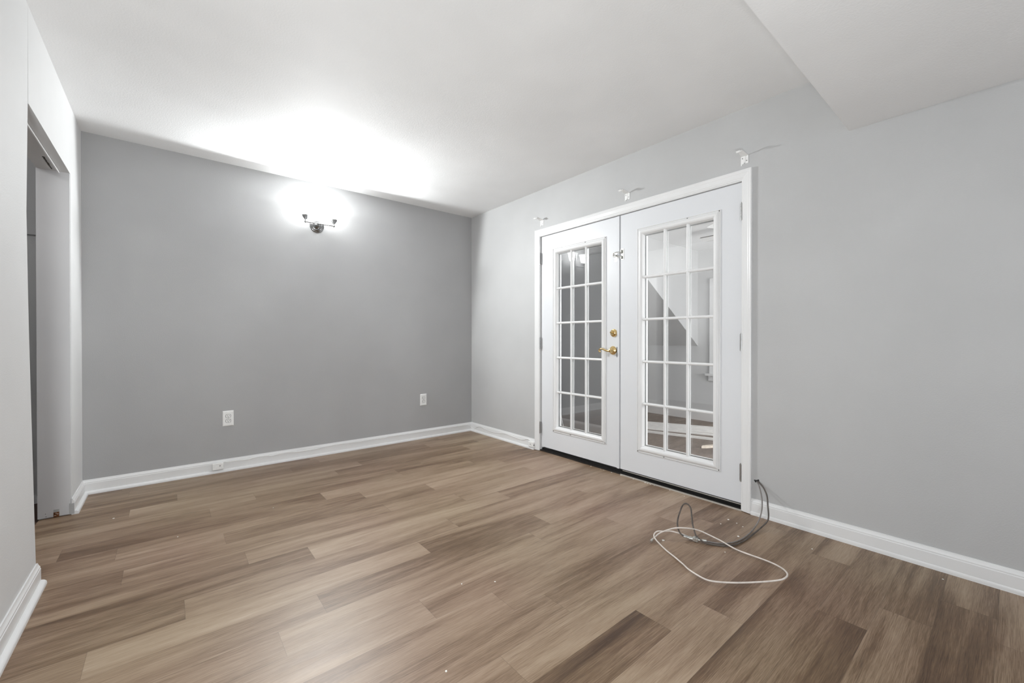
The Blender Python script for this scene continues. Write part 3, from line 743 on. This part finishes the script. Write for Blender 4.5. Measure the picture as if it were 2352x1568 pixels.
# ceiling fan with its lamp
fan = thing('ceiling_fan', 'ceiling fan with dark blade edges glimpsed through the door glass', 'ceiling fan', (1.67, -2.383, SH))
fb = bmesh.new(); lathe(fb, [(.075, SH), (.085, SH - .03), (.10, SH - .05), (.10, SH - .12), (.06, SH - .14)], 28, 'Z', (1.67, -2.383, 0)); obj('fan_motor', fb, PLASTIC, fan, True)
for i in range(5):
    a = math.atan2(.522, .03) + i * 2 * math.pi / 5
    d = Vector((math.cos(a), math.sin(a), 0)); n_ = Vector((-d.y, d.x, 0)); b = bmesh.new()
    def FB(u, v, w_): return Vector((1.67, -2.383, SH - .09)) + d * u + n_ * v + Vector((0, 0, w_))
    strip(b, [[FB(.09, -.03, -.004), FB(.09, .03, .004), FB(.09, .03, .009), FB(.09, -.03, .001)], [FB(.22, -.058, -.008), FB(.22, .058, .008), FB(.22, .058, .013), FB(.22, -.058, -.003)], [FB(.50, -.066, -.008), FB(.50, .066, .008), FB(.50, .066, .013), FB(.50, -.066, -.003)], [FB(.53, -.05, -.007), FB(.53, .05, .007), FB(.53, .05, .012), FB(.53, -.05, -.002)]])
    bl = obj('fan_blade', b, [PLASTIC], fan)
    for sg in (-1, 1):
        e = bmesh.new()
        strip(e, [[FB(.22, sg * .0585 - .001, sg * .008 - .001), FB(.22, sg * .0585 + .001, sg * .008 - .001), FB(.22, sg * .0585 + .001, sg * .008 + .007), FB(.22, sg * .0585 - .001, sg * .008 + .007)],
                  [FB(.51, sg * .066 - .001, sg * .008 - .001), FB(.51, sg * .066 + .001, sg * .008 - .001), FB(.51, sg * .066 + .001, sg * .008 + .007), FB(.51, sg * .066 - .001, sg * .008 + .007)]])
        obj('blade_edge', e, FANBLADE, bl)['label'] = 'dark edge of the white blade'
fg = bmesh.new(); lathe(fg, [(.055, SH - .14), (.10, SH - .165), (.115, SH - .20), (.09, SH - .24), (.03, SH - .262)], 28, 'Z', (1.67, -2.383, 0)); obj('fan_lamp', fg, emit('fan_lamp_glow', 6), fan, True)
L = bpy.data.lights.new('fan_lamp_light', 'POINT'); L.energy = FAN_W; L.shadow_soft_size = .08
lo = bpy.data.objects.new('fan_lamp_light', L); C.objects.link(lo); lo.location = (1.67, -2.383, SH - .36); lo.parent = fan; lo.matrix_parent_inverse = Matrix.Translation(-Vector(fan.location))
# loose trim boards on that floor
def board(name, p, q, wdt, th_, z, m, label, group=None):
    p, q = Vector((*p, z)), Vector((*q, z)); d = (q - p).normalized(); s = Vector((-d.y, d.x, 0)) * wdt / 2; u = Vector((0, 0, th_))
    b = bmesh.new(); strip(b, [[p - s, p + s, p + s + u, p - s + u], [q - s, q + s, q + s + u, q - s + u]])
    return tag(obj(name, b, m), label, 'board', group)
bd = [((1.84, -.93), (2.42, -2.18), .095, .016, 0, 'white trim board lying farthest from the glass in the loose stack'),
      ((1.74, -.95), (2.27, -2.20), .060, .014, 0, 'white trim board second from the far wall in the loose stack'),
      ((1.63, -1.00), (2.17, -2.24), .050, .012, 0, 'white trim board third from the far wall in the loose stack'),
      ((1.54, -1.05), (2.04, -2.30), .045, .014, 0, 'white trim board fourth from the far wall in the loose stack'),
      ((1.42, -1.24), (1.76, -2.30), .028, .022, 0, 'narrow white trim board lying closest to the glazed door')]
for p, q, a, h, z, lab in bd: board('trim_board', p, q, a, h, z, CARD, lab, 'loose trim boards behind the doors')
b = bmesh.new(); prism(b, [(1.25, -2.074, 0), (1.30, -2.060, 0), (1.62, -2.21, 0), (1.61, -2.25, 0), (1.29, -2.105, 0)], (0, 0, .018))
tag(obj('wood_offcut', b, RAWWOOD), 'short pale wood offcut with a pointed end behind the glass', 'wood offcut')
b = bmesh.new()
lp, lq = Vector((.855, -.610, 0)), Vector((.975, -.37, .45)); sv = Vector((.0, -.022, .010)); tv = Vector((.012, 0, -.0032))
lp.z = .013
strip(b, [[lp - sv, lp + sv, lp + sv + tv, lp - sv + tv], [lq - sv, lq + sv, lq + sv + tv, lq - sv + tv]])
tag(obj('leaning_board', b, CARD), 'short white board leaning at a slant behind the lowest pane of the handled door', 'board')
